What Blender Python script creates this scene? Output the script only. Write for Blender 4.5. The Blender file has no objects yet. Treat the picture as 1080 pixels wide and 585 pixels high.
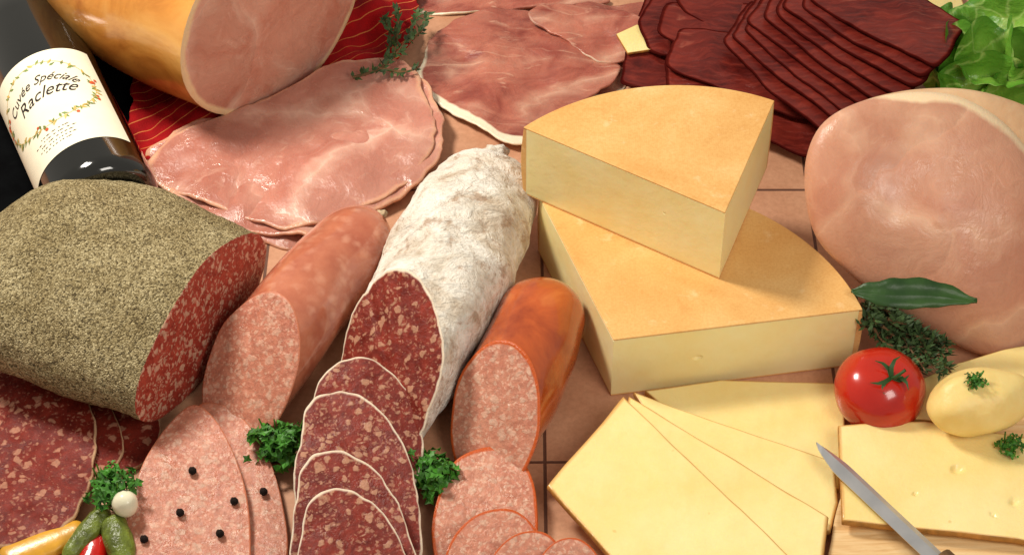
import bpy, math, random
from mathutils import Vector, Matrix, noise
random.seed(7)
sc=bpy.context.scene
col=sc.collection
sin,cos,pi=math.sin,math.cos,math.pi
# ---------- camera survey (1 unit = 10 cm) ----------
D=14.0; WID=6.6; PIT=math.radians(45)
F=Vector((0,cos(PIT),-sin(PIT))); U=Vector((0,sin(PIT),cos(PIT))); C=-F*D; K=WID/D/1080
def W(px,py,z=0.0):
    d=F+Vector((1,0,0))*((px-540)*K)+U*((292.5-py)*K)
    return C+d*((z-C.z)/d.z)
def nz(p,s,o=0): return noise.noise(Vector((p.x*s+o,p.y*s-o,p.z*s+o*.5)))
# ---------- material helpers ----------
def lin(c):
    c=c/255.0
    return c/12.92 if c<=.04045 else ((c+.055)/1.055)**2.4
def rgb(t): return (lin(t[0]),lin(t[1]),lin(t[2]),1)
class Mt:
    def __init__(s,name,rough=.5,spec=.5,sss=0,coat=0):
        s.m=bpy.data.materials.new(name); s.m.use_nodes=True
        s.nt=s.m.node_tree; s.b=s.nt.nodes['Principled BSDF']
        s.b.inputs['Roughness'].default_value=rough
        s.b.inputs['Specular IOR Level'].default_value=spec
        if sss:
            s.b.inputs['Subsurface Weight'].default_value=sss
            s.b.inputs['Subsurface Radius'].default_value=(1,.45,.25)
            s.b.inputs['Subsurface Scale'].default_value=.06
        if coat:
            s.b.inputs['Coat Weight'].default_value=coat; s.b.inputs['Coat Roughness'].default_value=.1
        s.tc=s.nt.nodes.new('ShaderNodeTexCoord')
        s.vec=s.tc.outputs['Object']
    def n(s,t): return s.nt.nodes.new(t)
    def L(s,a,b): s.nt.links.new(a,b)
    def val(s,sock,v):
        if isinstance(v,bpy.types.NodeSocket): s.L(v,sock)
        else: sock.default_value=v
    def map(s,scale=(1,1,1),rot=(0,0,0),loc=(0,0,0),vec=None):
        m=s.n('ShaderNodeMapping'); m.inputs['Scale'].default_value=scale; m.inputs['Rotation'].default_value=rot; m.inputs['Location'].default_value=loc
        s.L(vec or s.vec,m.inputs['Vector']); return m.outputs[0]
    def noise(s,scale,detail=3,rough=.5,dist=0,vec=None):
        m=s.n('ShaderNodeTexNoise'); m.inputs['Scale'].default_value=scale; m.inputs['Detail'].default_value=detail
        m.inputs['Roughness'].default_value=rough; m.inputs['Distortion'].default_value=dist
        s.L(vec or s.vec,m.inputs['Vector']); return m.outputs['Fac']
    def warp(s,scale,amt,vec=None):
        m=s.n('ShaderNodeTexNoise'); m.inputs['Scale'].default_value=scale; m.inputs['Detail'].default_value=3
        s.L(vec or s.vec,m.inputs['Vector'])
        a=s.n('ShaderNodeVectorMath'); a.operation='MULTIPLY_ADD'
        s.L(m.outputs['Color'],a.inputs[0]); a.inputs[1].default_value=(amt,)*3; s.L(vec or s.vec,a.inputs[2]); return a.outputs[0]
    def dot(s,d):
        a=s.n('ShaderNodeVectorMath'); a.operation='DOT_PRODUCT'; s.L(s.vec,a.inputs[0]); a.inputs[1].default_value=d; return a.outputs['Value']
    def vor(s,scale,feat='F1',vec=None,out='Distance',rnd=1):
        m=s.n('ShaderNodeTexVoronoi'); m.feature=feat; m.inputs['Scale'].default_value=scale; m.inputs['Randomness'].default_value=rnd
        s.L(vec or s.vec,m.inputs['Vector']); return m.outputs[out]
    def ramp(s,fac,st,interp='LINEAR'):
        r=s.n('ShaderNodeValToRGB'); r.color_ramp.interpolation=interp; e=r.color_ramp.elements
        while len(e)<len(st): e.new(.5)
        for i,(p,c) in enumerate(st):
            e[i].position=p; e[i].color=rgb(c) if isinstance(c,tuple) else (c,c,c,1)
        s.L(fac,r.inputs[0]); return r.outputs[0]
    def mix(s,fac,a,b,mode='MIX'):
        m=s.n('ShaderNodeMix'); m.data_type='RGBA'; m.blend_type=mode
        s.val(m.inputs[0],fac)
        for k,v in ((6,a),(7,b)):
            if isinstance(v,tuple): m.inputs[k].default_value=rgb(v)
            else: s.L(v,m.inputs[k])
        return m.outputs[2]
    def math(s,op,a,b=0.0):
        m=s.n('ShaderNodeMath'); m.operation=op; s.val(m.inputs[0],a); s.val(m.inputs[1],b); return m.outputs[0]
    def attr(s,name):
        a=s.n('ShaderNodeAttribute'); a.attribute_name=name; return a.outputs['Fac']
    def color(s,c):
        if isinstance(c,tuple): s.b.inputs['Base Color'].default_value=rgb(c)
        else: s.L(c,s.b.inputs['Base Color'])
        return s
    def bump(s,h,strength=.3,dist=.02):
        b=s.n('ShaderNodeBump'); b.inputs['Strength'].default_value=strength; b.inputs['Distance'].default_value=dist
        s.L(h,b.inputs['Height']); s.L(b.outputs[0],s.b.inputs['Normal']); return s
    def roughness(s,v): s.L(v,s.b.inputs['Roughness']); return s

def plain(name,c,rough=.5,spec=.5,var=.12,sc_=8,sss=0,bmp=.15):
    m=Mt(name,rough,spec,sss)
    dk=tuple(int(x*(1-var)) for x in c); lt=tuple(min(255,int(x*(1+var*.6))) for x in c)
    f=m.noise(sc_,4,.6)
    m.color(m.ramp(f,[(.3,dk),(.7,lt)])); m.bump(m.noise(sc_*4,4),bmp,.02); return m.m

def mottled(name,meat,meat2,fat,s1,s2,t1,t2,rough=.35,rim=None,rimw=.95,sss=.1,small=.5,big=.85,spec=.35,soft=.14):
    """minced meat with fat grains"""
    m=Mt(name,rough,spec,sss)
    v=m.warp(14,.09); v=m.warp(34,.02,vec=v)
    d1=m.vor(s1,vec=v); c1=m.vor(s1,vec=v,out='Color')
    sep=m.n('ShaderNodeSeparateColor'); m.L(c1,sep.inputs[0])
    thr=m.math('MULTIPLY',sep.outputs[0],t1)
    a=m.ramp(m.math('SUBTRACT',thr,d1),[(.0,0.0),(soft,big)])
    d2=m.vor(s2,vec=v); c2=m.vor(s2,vec=v,out='Color')
    sep2=m.n('ShaderNodeSeparateColor'); m.L(c2,sep2.inputs[0])
    b=m.ramp(m.math('SUBTRACT',m.math('MULTIPLY',sep2.outputs[1],t2),d2),[(.0,0.0),(soft*1.2,1.0)])
    base=m.ramp(m.noise(9,5,.7,.5),[(.33,meat),(.66,meat2)])
    cc=m.mix(m.math('MULTIPLY',b,small),base,fat)
    cc=m.mix(a,cc,m.mix(m.noise(20,3),fat,tuple(int(x*.86) for x in fat)))
    dark=m.ramp(m.noise(30,4,.7),[(.3,.70),(.6,1.0)])
    cc=m.mix(1.0,cc,dark,'MULTIPLY')
    if rim:
        r=m.math('ADD',m.attr('rad'),m.math('MULTIPLY',m.math('SUBTRACT',m.noise(7,4),.5),.06))
        cc=m.mix(m.ramp(r,[(rimw-.012,0.0),(rimw+.01,1.0)]),cc,rim)
    m.color(cc)
    m.bump(m.math('ADD',m.noise(34,4,.7),m.math('MULTIPLY',a,.3)),.4,.02)
    m.roughness(m.ramp(m.noise(12,3),[(.3,rough-.14),(.7,rough+.2)]))
    return m.m

def ham_flesh(name,c1,c2,fat,rim,rimw=.94,rough=.35,sc_=1.6,streak=.45,scale=(1,1,1),grain=1.0,fib=.80,rimdir=None,rimoff=0,wispk=.55,darkp=None,mott=2.2,tone=.8,darkk=.9):
    m=Mt(name,rough,.45,.12)
    v=m.warp(1.8,.65,m.map(scale)); v=m.warp(7,.07,vec=v)
    e=m.vor(sc_,'DISTANCE_TO_EDGE',vec=v)
    line=m.ramp(e,[(.0,1.0),(.02,.6),(.1,0.0)])
    base=m.ramp(m.noise(mott,5,.55,.8,vec=v),[(.33,c1),(.66,c2)])
    sp=m.n('ShaderNodeSeparateColor'); m.L(m.vor(sc_,vec=v,out='Color'),sp.inputs[0])
    base=m.mix(1.0,base,m.ramp(sp.outputs[0],[(0,tone),(1,1.0)]),'MULTIPLY')
    if darkp: base=m.mix(m.ramp(m.noise(1.3,5,.55,1.2),[(.48,0.0),(.60,darkk)]),base,darkp)
    fibre=m.noise(10,5,.7,1.6,vec=m.map((1.2,.4,1),(0,0,.7),vec=v))
    base=m.mix(1.0,base,m.ramp(fibre,[(.3,fib),(.62,1.0)]),'MULTIPLY')
    brk=m.ramp(m.noise(2.6,3),[(.40,0.0),(.60,1.0)])
    cc=m.mix(m.math('MULTIPLY',m.math('MULTIPLY',line,brk),streak),base,fat)
    wisp=m.ramp(m.noise(3.2,7,.65,2.2,vec=m.map((.6,1.5,1),(0,0,.5),vec=v)),[(.56,0.0),(.70,1.0)])
    cc=m.mix(m.math('MULTIPLY',wisp,streak*wispk),cc,fat)
    r=m.math('ADD',m.attr('rad'),m.math('MULTIPLY',m.math('SUBTRACT',m.noise(2.5,4),.5),.16))
    if rimdir:
        g_=m.math('ADD',m.dot(rimdir),rimoff)
        r=m.math('ADD',m.math('SUBTRACT',r,.2),m.ramp(g_,[(0,0.0),(.6,.23)]))
    msk=m.ramp(r,[(rimw-.02,0.0),(rimw+.015,1.0)])
    cc=m.mix(msk,cc,rim)
    m.color(cc); m.bump(m.math('ADD',m.math('ADD',fibre,m.math('MULTIPLY',m.noise(40,3),.35)),m.math('MULTIPLY',line,-.5)),.28*grain,.03)
    m.roughness(m.ramp(m.noise(6,4),[(.3,rough-.14),(.7,rough+.2)]))
    return m.m

# ---------- mesh helpers ----------
import bmesh
def mk(name,V,Fs,mats,parent=None,mi=None,rad=None,label=None,cat=None,group=None,smooth=True,kind=None):
    xs=[v[0] for v in V]; ys=[v[1] for v in V]; zs=[v[2] for v in V]
    o=Vector(((min(xs)+max(xs))/2,(min(ys)+max(ys))/2,min(zs)))
    me=bpy.data.meshes.new(name); me.from_pydata([tuple(Vector(v)-o) for v in V],[],Fs)
    if not isinstance(mats,(list,tuple)): mats=[mats]
    for m in mats: me.materials.append(m)
    if mi: me.polygons.foreach_set('material_index',mi)
    if smooth: me.polygons.foreach_set('use_smooth',[True]*len(me.polygons))
    if rad:
        a=me.attributes.new('rad','FLOAT','POINT'); a.data.foreach_set('value',rad)
    me.update()
    ob=bpy.data.objects.new(name,me); col.objects.link(ob)
    if parent:
        ob.parent=parent; ob.location=o-parent.location
    else:
        ob.location=o
    if label: ob['label']=label
    if cat: ob['category']=cat
    if group: ob['group']=group
    if kind: ob['kind']=kind
    return ob
def fixn(ob):
    bm=bmesh.new(); bm.from_mesh(ob.data); bmesh.ops.recalc_face_normals(bm,faces=bm.faces); bm.to_mesh(ob.data); bm.free(); return ob
def cr(P,n,closed=True):
    N=len(P); out=[]
    segs=N if closed else N-1
    for i in range(n):
        t=i/n*segs if closed else i/(n-1)*segs
        k=min(int(t),segs-1); f=t-k
        g=(lambda j:P[j%N]) if closed else (lambda j:P[max(0,min(N-1,j))])
        a,b,c,d=g(k-1),g(k),g(k+1),g(k+2)
        out.append(.5*((2*b)+(c-a)*f+(2*a-5*b+4*c-d)*f*f+(3*b-a-3*c+d)*f**3))
    return out
def polyres(P,n):
    N=len(P); L=[(P[(i+1)%N]-P[i]).length for i in range(N)]; T=sum(L); out=[]
    cnt=[max(2,round(n*l/T)) for l in L]
    while sum(cnt)>n: cnt[cnt.index(max(cnt))]-=1
    while sum(cnt)<n: cnt[cnt.index(max(cnt))]+=1
    for i in range(N):
        for k in range(cnt[i]): out.append(P[i].lerp(P[(i+1)%N],k/cnt[i]))
    return out
def slab(name,px,zf,zn,th,mats,n=84,rings=14,wav=.012,wsc=2.2,spline=True,jag=0,seed=0,dome=0,rnd=0,**kw):
    ys=[p[1] for p in px]; a,b=min(ys),max(ys)
    P=[W(x,y,zf+(zn-zf)*(y-a)/(b-a)) for x,y in px]
    loop=cr(P,n) if spline else polyres(P,n)
    for _ in range(rnd): loop=[(loop[i-1]+loop[i]*2+loop[(i+1)%n])/4 for i in range(n)]
    c=sum(loop,Vector())/n
    if jag:
        loop=[c+(p-c)*(1+jag*nz(p,4,seed+3)+jag*.6*nz(p,13,seed)) for p in loop]
    rr=[1.0,.992]+[ .97*(1-k/rings) for k in range(0,rings)]
    V=[];Fs=[];rad=[];mi=[]
    def zz(p,r): return wav*(nz(p,wsc,seed)*2.0+.5*nz(p,wsc*3,seed+9))+dome*(1-r*r)
    bev=min(th*.35,.012)
    for side in (0,1):
        for j,r in enumerate(rr):
            for p in loop:
                q=c+(p-c)*r
                z=q.z+zz(q,r)
                if side: z-=th
                if j==0: z+=(-bev if not side else bev)
                V.append(Vector((q.x,q.y,max(z,.004+.003*(1-side))))); rad.append(r)
        V.append(Vector((c.x,c.y,c.z+zz(c,0)-(th if side else 0)))); rad.append(0)
    Mn=len(rr); B=Mn*n+1
    for side in (0,1):
        o=side*B
        for j in range(Mn-1):
            for i in range(n):
                q=(o+j*n+i,o+j*n+(i+1)%n,o+(j+1)*n+(i+1)%n,o+(j+1)*n+i)
                Fs.append(q if not side else q[::-1]); mi.append(1 if (j==0) else 0)
        for i in range(n):
            q=(o+(Mn-1)*n+i,o+(Mn-1)*n+(i+1)%n,o+Mn*n)
            Fs.append(q if not side else q[::-1]); mi.append(0)
    for i in range(n):
        Fs.append((i,B+i,B+(i+1)%n,(i+1)%n)); mi.append(1)
    if not isinstance(mats,(list,tuple)): mats=[mats]
    if len(mats)==1: mi=[0]*len(mi)
    return fixn(mk(name,V,Fs,mats,mi=mi,rad=rad,**kw))
def log(name,path,radii,mat,cutmat,e=.3,k1=0,k2=0,n=56,m=60,amp=.01,asc=2,seed=0,bulge=.0,power=1.0,cutname='cut_face',endround=False,fine=0,**kw):
    P=cr(path,m,False)
    R=cr([Vector((a,b,0)) for a,b in radii],m,False)
    L=[0]
    for i in range(1,m): L.append(L[-1]+(P[i]-P[i-1]).length)
    T=L[-1]; V=[];Fs=[]
    ds=[e*(1-cos(k/10*pi/2)) for k in range(0,10)]
    ss=[d for d in ds if d<e]+[e+(T-e)*k/(m-1) for k in range(m)]
    if endround:
        ss=[d for d in ds]+[e+(T-2*e)*k/(m-1) for k in range(m)]+[T-d for d in ds[::-1]]
    def at(s):
        k=0
        while k<m-2 and L[k+1]<s: k+=1
        f=(s-L[k])/max(1e-6,L[k+1]-L[k]); f=min(max(f,0),1)
        return P[k].lerp(P[k+1],f),R[k].lerp(R[k+1],f),(P[k+1]-P[k]).normalized()
    rings=[]
    for s in ss:
        p,r,t=at(s); t=Vector((t.x,t.y,0)).normalized()
        S=t.cross(Vector((0,0,1))).normalized(); up=Vector((0,0,1))
        sc1=1
        if s<e: sc1=math.sqrt(max(0,1-((e-s)/e)**2))
        if endround and T-s<e: sc1=math.sqrt(max(0,1-((e-(T-s))/e)**2))
        sc1=max(sc1,.02)
        w=max(0,min(1,(s/T-.25)/.75)) if not endround else 0
        ring=[]
        for i in range(n):
            ph=2*pi*i/n
            cx=math.copysign(abs(cos(ph))**power,cos(ph)); cy=math.copysign(abs(sin(ph))**power,sin(ph))
            q=p+S*(r.x*cx*sc1)+up*(r.y*cy*sc1)
            q=q-t*w*(k1*cx*r.x+k2*cy*r.y)
            dd=(S*cx+up*cy)
            q+=dd*(amp*2*nz(q,asc,seed)+fine*nz(q,22,seed+5))*(min(1,sc1*1.5))
            q.z=max(q.z,.004); ring.append(q)
        rings.append(ring)
    for r_ in rings: V+=r_
    for j in range(len(rings)-1):
        for i in range(n):
            Fs.append((j*n+i,j*n+(i+1)%n,(j+1)*n+(i+1)%n,(j+1)*n+i))
    Fs.append(tuple(range(n)))
    if endround: Fs.append(tuple(range((len(rings)-1)*n,len(rings)*n)))
    ob=fixn(mk(name,V,Fs,mat,**kw))
    if not endround:
        last=rings[-1]; c=sum(last,Vector())/n; t=(P[-1]-P[-2]); t.z=0; t.normalize()
        nrm=(last[n//4]-c).cross(last[0]-c).normalized()
        if nrm.dot(t)<0: nrm=-nrm
        V=[];Fs=[];rad=[]; rs=[1.0,.99,.96,.9,.8,.65,.5,.35,.2,.08]
        for j,r_ in enumerate(rs):
            for q in last:
                p=c+(q-c)*r_ + nrm*(.0 if j==0 else .006+bulge*(1-r_*r_)+.006*nz(c+(q-c)*r_,5,seed))
                V.append(p); rad.append(r_)
        V.append(c+nrm*(.006+bulge)); rad.append(0)
        for j in range(len(rs)-1):
            for i in range(n): Fs.append((j*n+i,j*n+(i+1)%n,(j+1)*n+(i+1)%n,(j+1)*n+i))
        for i in range(n): Fs.append(((len(rs)-1)*n+i,(len(rs)-1)*n+(i+1)%n,len(rs)*n))
        fixn(mk(cutname,V,Fs,cutmat,parent=ob,rad=rad))
    return ob
def blob(name,c,r,mat,rot=0,amp=.03,asc=3,seed=0,n=40,m=24,squash=0,parent=None,fine=0,**kw):
    V=[];Fs=[]
    for j in range(m+1):
        th=pi*j/m
        for i in range(n):
            ph=2*pi*i/n
            d=Vector((sin(th)*cos(ph),sin(th)*sin(ph),cos(th)))
            k=1+amp*2*nz(d,asc*.5,seed)+fine*nz(d,9,seed)
            if squash: k-=squash*math.exp(-(th/.45)**2)
            q=Vector((d.x*r[0]*k,d.y*r[1]*k,d.z*r[2]*k)); q.rotate(Matrix.Rotation(rot,3,'Z'))
            V.append(c+q)
    for j in range(m):
        for i in range(n): Fs.append((j*n+i,j*n+(i+1)%n,(j+1)*n+(i+1)%n,(j+1)*n+i))
    ob=mk(name,V,Fs,mat,parent=parent,**kw)
    bm=bmesh.new(); bm.from_mesh(ob.data); bmesh.ops.remove_doubles(bm,verts=bm.verts,dist=1e-5); bmesh.ops.recalc_face_normals(bm,faces=bm.faces); bm.to_mesh(ob.data); bm.free()
    return ob
def tubeVF(P,r0,r1,n=6,off=0):
    V=[];Fs=[]
    for j,p in enumerate(P):
        t=(P[min(j+1,len(P)-1)]-P[max(j-1,0)]).normalized()
        a=t.cross(Vector((.3,.1,1))).normalized(); b=t.cross(a)
        r=r0+(r1-r0)*j/(len(P)-1)
        for i in range(n): V.append(p+a*r*cos(2*pi*i/n)+b*r*sin(2*pi*i/n))
    for j in range(len(P)-1):
        for i in range(n): Fs.append(tuple(off+x for x in (j*n+i,j*n+(i+1)%n,(j+1)*n+(i+1)%n,(j+1)*n+i)))
    return V,Fs

# ---------- materials ----------
M={}
m=Mt('terracotta_tile',.55,.4)
br=m.n('ShaderNodeTexBrick'); br.offset=0; br.inputs['Scale'].default_value=1; br.inputs['Brick Width'].default_value=1.79; br.inputs['Row Height'].default_value=2.38
br.inputs['Mortar Size'].default_value=.012; br.inputs['Mortar Smooth'].default_value=.4; br.inputs['Bias'].default_value=0
br.inputs['Color1'].default_value=rgb((220,168,134)); br.inputs['Color2'].default_value=rgb((212,158,124)); br.inputs['Mortar'].default_value=rgb((112,76,60))
m.L(m.map(loc=(-.195,1.55,0)),br.inputs['Vector'])
cc=m.mix(1.0,br.outputs['Color'],m.ramp(m.noise(1.7,6,.65),[(.3,(226,214,206)),(.7,(255,255,255))]),'MULTIPLY')
cc=m.mix(1.0,cc,m.ramp(m.noise(30,4,.7),[(.25,(235,230,225)),(.6,(255,255,255))]),'MULTIPLY')
m.color(cc)
m.bump(m.math('SUBTRACT',m.math('MULTIPLY',m.noise(14,5),.15),br.outputs['Fac']),.5,.02)
M['tile']=m.m
M['salami']=mottled('salami_meat',(104,26,16),(146,50,34),(210,154,122),19,42,.58,.62,rough=.42,rim=(228,208,184),rimw=.972,small=.4,spec=.3,big=.8)
M['salami_dark']=mottled('pepper_salami_meat',(150,46,34),(186,78,60),(230,182,154),20,42,.60,.68,rough=.42,small=.6,spec=.3,big=.85)
M['pink']=mottled('coarse_sausage_meat',(190,114,90),(208,140,114),(232,188,162),17,38,.60,.7,rough=.3,rim=(196,116,84),rimw=.98,big=.55)
M['pinkslice']=mottled('smoked_sausage_meat',(196,122,98),(214,150,124),(238,198,172),19,40,.6,.7,rough=.3,rim=(196,88,34),rimw=.94,big=.55)
M['orangeedge']=plain('smoked_sausage_edge',(196,88,34),.3,.5,.15,8)
M['pinkedge']=plain('coarse_sausage_edge',(206,118,84),.3,.5,.15,8)
M['whiteedge']=plain('mould_slice_edge',(228,210,186),.8,.2,.15,12)
M['hamslice']=ham_flesh('cooked_ham_slice',(194,120,102),(220,154,134),(244,204,182),(226,170,138),.98,.22,1.1,.6,wispk=.5,fib=.9,mott=1.4,tone=.76)
M['hamface']=ham_flesh('cooked_ham_face',(222,146,122),(238,180,156),(248,214,192),(246,212,166),.95,.3,1.1,.65,fib=.88,tone=.78)
M['hambone']=ham_flesh('roast_ham_face',(208,142,114),(230,174,142),(248,208,174),(246,216,176),.965,.30,.9,.42,grain=.6,fib=.9,wispk=.4,rimdir=(.6,.3,.9),rimoff=-.62,mott=1.2,tone=.82)
M['rawham']=ham_flesh('cured_ham_slice',(172,90,74),(202,126,104),(234,190,162),(246,230,202),.885,.26,1.2,.5,scale=(.6,1.4,1),rimdir=(-.6,-.75,0),rimoff=.02,darkp=(134,54,46),wispk=1.0,darkk=.8)
# dried beef
m=Mt('dried_beef',.3,.4)
v=m.warp(2.5,.25); f=m.noise(6,6,.6,.4,vec=m.map((1,4,1),(0,0,.6),vec=v)); f2=m.noise(1.8,4,.5)
cc=m.ramp(f,[(.28,(62,14,12)),(.5,(98,28,22)),(.72,(132,48,36))])
cc=m.mix(m.ramp(f2,[(.45,0.0),(.65,.4)]),cc,(140,50,38))
cc=m.mix(m.ramp(m.noise(5,5,.6,.8,vec=m.map((.4,3,1),(0,0,.9),vec=v)),[(.62,0.0),(.72,.3)]),cc,(184,112,90))
r=m.attr('rad'); cc=m.mix(m.ramp(r,[(.955,0.0),(.975,.75)]),cc,(46,10,10))
m.roughness(m.ramp(r,[(.94,.3),(.965,.95)])); m.L(m.ramp(r,[(.94,.4),(.965,0.0)]),m.b.inputs['Specular IOR Level'])
m.color(cc); m.bump(f,.4,.025); M['beef']=m.m
M['beefedge']=plain('dried_beef_edge',(58,14,12),.95,.0,.2,10)
# pepper crust
m=Mt('cracked_pepper_crust',.8,.2)
v=m.warp(24,.02)
sp=m.n('ShaderNodeSeparateColor'); m.L(m.vor(110,vec=v,out='Color'),sp.inputs[0])
d=m.vor(110,vec=v)
cc=m.ramp(sp.outputs[0],[(0,(90,78,54)),(.2,(138,123,88)),(.55,(176,160,120)),(1,(216,202,162))])
big=m.ramp(m.noise(3,6,.65),[(.3,(200,192,174)),(.7,(255,255,253))])
cc=m.mix(1.0,cc,big,'MULTIPLY'); cc=m.mix(m.ramp(m.noise(48,3,.7),[(.34,.8),(.44,0.0)]),cc,(60,50,36))
m.color(cc); m.bump(m.math('ADD',m.math('SUBTRACT',m.math('MULTIPLY',sp.outputs[1],.5),m.math('MULTIPLY',d,.6)),m.math('MULTIPLY',m.noise(14,4,.6),1.0)),.75,.025); M['pepper']=m.m
# white mould
m=Mt('white_mould_casing',.85,.2)
f=m.noise(4,6,.6,.6); g=m.noise(8,7,.7,.3); e=m.noise(5,5,.6,2.5,vec=m.map((1,1.8,1),(0,0,1.1)))
cc=m.ramp(f,[(.3,(200,180,156)),(.43,(230,219,202)),(.58,(247,241,230))])
cc=m.mix(m.ramp(g,[(.36,.75),(.46,0.0)]),cc,(176,142,114))
cc=m.mix(m.ramp(m.noise(30,4,.7),[(.35,.3),(.5,0.0)]),cc,(190,166,142))
m.color(cc); m.bump(m.math('ADD',m.math('ADD',f,m.math('MULTIPLY',g,.5)),m.math('MULTIPLY',e,.9)),.8,.06); M['mould']=m.m
# casings
m=Mt('smoked_sausage_casing',.2,.5,.08,coat=.9)
f=m.noise(3,5,.6,.5); m.color(m.ramp(f,[(.3,(146,54,14)),(.6,(192,88,32)),(.8,(216,126,58))])); m.bump(m.noise(5,4,.55),.22,.03); M['orange']=m.m
m=Mt('coarse_sausage_casing',.2,.5,.12,coat=1.0)
v=m.warp(9,.12); d1=m.vor(11,vec=v)
cc=m.ramp(m.noise(4,5,.6),[(.3,(170,88,64)),(.7,(204,128,96))]); cc=m.mix(m.ramp(d1,[(.1,.35),(.5,0.0)]),cc,(232,176,146))
m.color(cc); m.bump(m.noise(5,4,.55),.22,.03); M['pinkcase']=m.m
m=Mt('golden_ham_rind',.28,.5,.05,coat=.5)
f=m.noise(1.6,6,.6,1.0); cc=m.ramp(f,[(.3,(176,98,34)),(.5,(222,150,68)),(.7,(240,182,102))]); m.color(cc); m.bump(m.noise(8,4),.2,.03); M['goldrind']=m.m
m=Mt('pale_ham_rind',.42,.4,.1)
f=m.noise(2.2,6,.6,1.0); cc=m.ramp(f,[(.3,(222,166,120)),(.7,(244,210,166))]); m.color(cc); m.bump(m.noise(12,4),.2,.03); M['palerind']=m.m
# cheese
m=Mt('cheese_paste',.38,.45,.2)
cc=m.ramp(m.noise(2.2,5,.65),[(.3,(252,228,154)),(.7,(255,242,186))])
m.color(cc); m.bump(m.math('ADD',m.noise(7,5,.6),m.math('MULTIPLY',m.noise(55,3),.1)),.2,.03); M['paste']=m.m
m=Mt('cheese_rind',.48,.3)
wv=m.vor(75,rnd=.35); f=m.noise(1.5,6,.6,.4)
cc=m.ramp(f,[(.28,(222,164,92)),(.5,(234,184,114)),(.75,(242,202,138))])
cc=m.mix(1.0,cc,m.ramp(m.noise(60,3,.7),[(.3,(244,234,222)),(.6,(255,255,255))]),'MULTIPLY')
cc=m.mix(m.ramp(m.noise(6,6,.65),[(.3,.4),(.42,0.0)]),cc,(204,144,76))
cc=m.mix(m.ramp(m.noise(8,6,.65),[(.6,0.0),(.72,.4)]),cc,(250,224,176))
m.color(cc); m.bump(m.math('ADD',m.math('MULTIPLY',wv,.4),m.math('MULTIPLY',m.noise(18,4),.5)),.16,.013); M['rind']=m.m
m=Mt('cheese_slice',.28,.5,.18)
cc=m.ramp(m.noise(1.2,6,.65),[(.3,(246,214,134)),(.7,(254,234,170))]); 
cc=m.mix(m.ramp(m.vor(3.6,vec=m.warp(5,.1)),[(.03,.5),(.055,0.0)]),cc,(220,178,98))
r=m.math('ADD',m.attr('rad'),m.math('MULTIPLY',m.math('SUBTRACT',m.noise(4,4),.5),.03)); cc=m.mix(m.ramp(r,[(.962,0.0),(.988,.85)]),cc,(206,150,78))
m.color(cc); m.bump(m.math('ADD',m.noise(4,6,.65),m.math('MULTIPLY',m.noise(70,2),.08)),.3,.04); M['cslice']=m.m
M['crustedge']=plain('cheese_rind_edge',(186,132,64),.6,.3,.2,14)
# cloth
m=Mt('red_striped_cloth',.85,.2)
w=m.n('ShaderNodeTexWave'); w.inputs['Scale'].default_value=3.4; w.bands_direction='X'; m.L(m.map(rot=(0,0,.95)),w.inputs['Vector'])
cc=m.ramp(m.noise(5,4),[(.3,(128,6,12)),(.7,(180,14,20))])
cc=m.mix(m.ramp(w.outputs['Fac'],[(.98,0.0),(.995,.7)]),cc,(226,144,80))
m.color(cc); m.bump(m.noise(90,2),.4,.01); M['cloth']=m.m
M['darksheet']=plain('dark_matte',(10,11,12),.95,.03,.4,6)
m=Mt('dark_bottle_glass',.06,.6,coat=1.0); m.color((10,12,10)); M['glass']=m.m
M['paper']=plain('label_paper',(240,232,208),.7,.2,.04,3,bmp=.05)
M['ink']=plain('label_ink',(44,36,36),.7,.2,.1)
M['gold']=plain('label_gold',(206,174,96),.5,.4,.2)
M['lgreen']=plain('label_green',(116,138,74),.6,.3,.3)
M['lred']=plain('label_red',(212,90,50),.6,.3,.2)
M['parsley']=plain('parsley_leaf',(62,120,34),.5,.4,.45,14)
M['thyme']=plain('thyme_leaf',(62,84,46),.6,.3,.5,14)
M['twig']=plain('woody_stem',(112,84,56),.7,.2,.3)
M['stem']=plain('green_stem',(92,138,54),.5,.3,.3)
m=Mt('lettuce_leaf',.32,.45,.2); e=m.vor(2.2,'DISTANCE_TO_EDGE',vec=m.warp(3,.4))
cc=m.ramp(m.attr('rad'),[(.1,(200,220,136)),(.5,(140,186,70)),(1,(90,150,46))]); cc=m.mix(m.ramp(e,[(0,.6),(.04,0.0)]),cc,(196,220,130))
m.color(cc); m.bump(m.noise(4,4,.55,.6),.7,.07); M['lettuce']=m.m
m=Mt('bay_leaf',.4,.35); m.color(m.ramp(m.noise(5,4),[(.3,(32,60,28)),(.7,(58,90,42))])); m.bump(m.noise(12,4),.3,.02); M['bay']=m.m
m=Mt('tomato_skin',.2,.5,.15,coat=.45); m.color(m.ramp(m.noise(2,4),[(.3,(168,20,10)),(.7,(204,46,22))])); M['tomato']=m.m
m=Mt('peeled_potato',.42,.4,.2); m.color(m.ramp(m.noise(3,5,.6),[(.3,(234,200,118)),(.7,(248,224,152))])); m.bump(m.noise(6,5,.6),.25,.04); M['potato']=m.m
m=Mt('pale_board_wood',.55,.3); v=m.map((1.2,14,3),(0,0,.25)); f=m.noise(1.6,6,.65,.6,vec=v)
m.color(m.ramp(f,[(.3,(206,160,104)),(.5,(232,194,140)),(.7,(242,214,166))])); m.bump(f,.25,.02); M['wood']=m.m
m=Mt('brushed_steel',.3,.5); m.b.inputs['Metallic'].default_value=.85; m.color(m.ramp(m.noise(6,3),[(.3,(206,208,212)),(.7,(232,232,234))])); m.bump(m.noise(30,3),.05,.01); M['steel']=m.m
M['corn']=plain('peppercorn_skin',(38,28,24),.8,.2,.4,40,bmp=.8)
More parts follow.
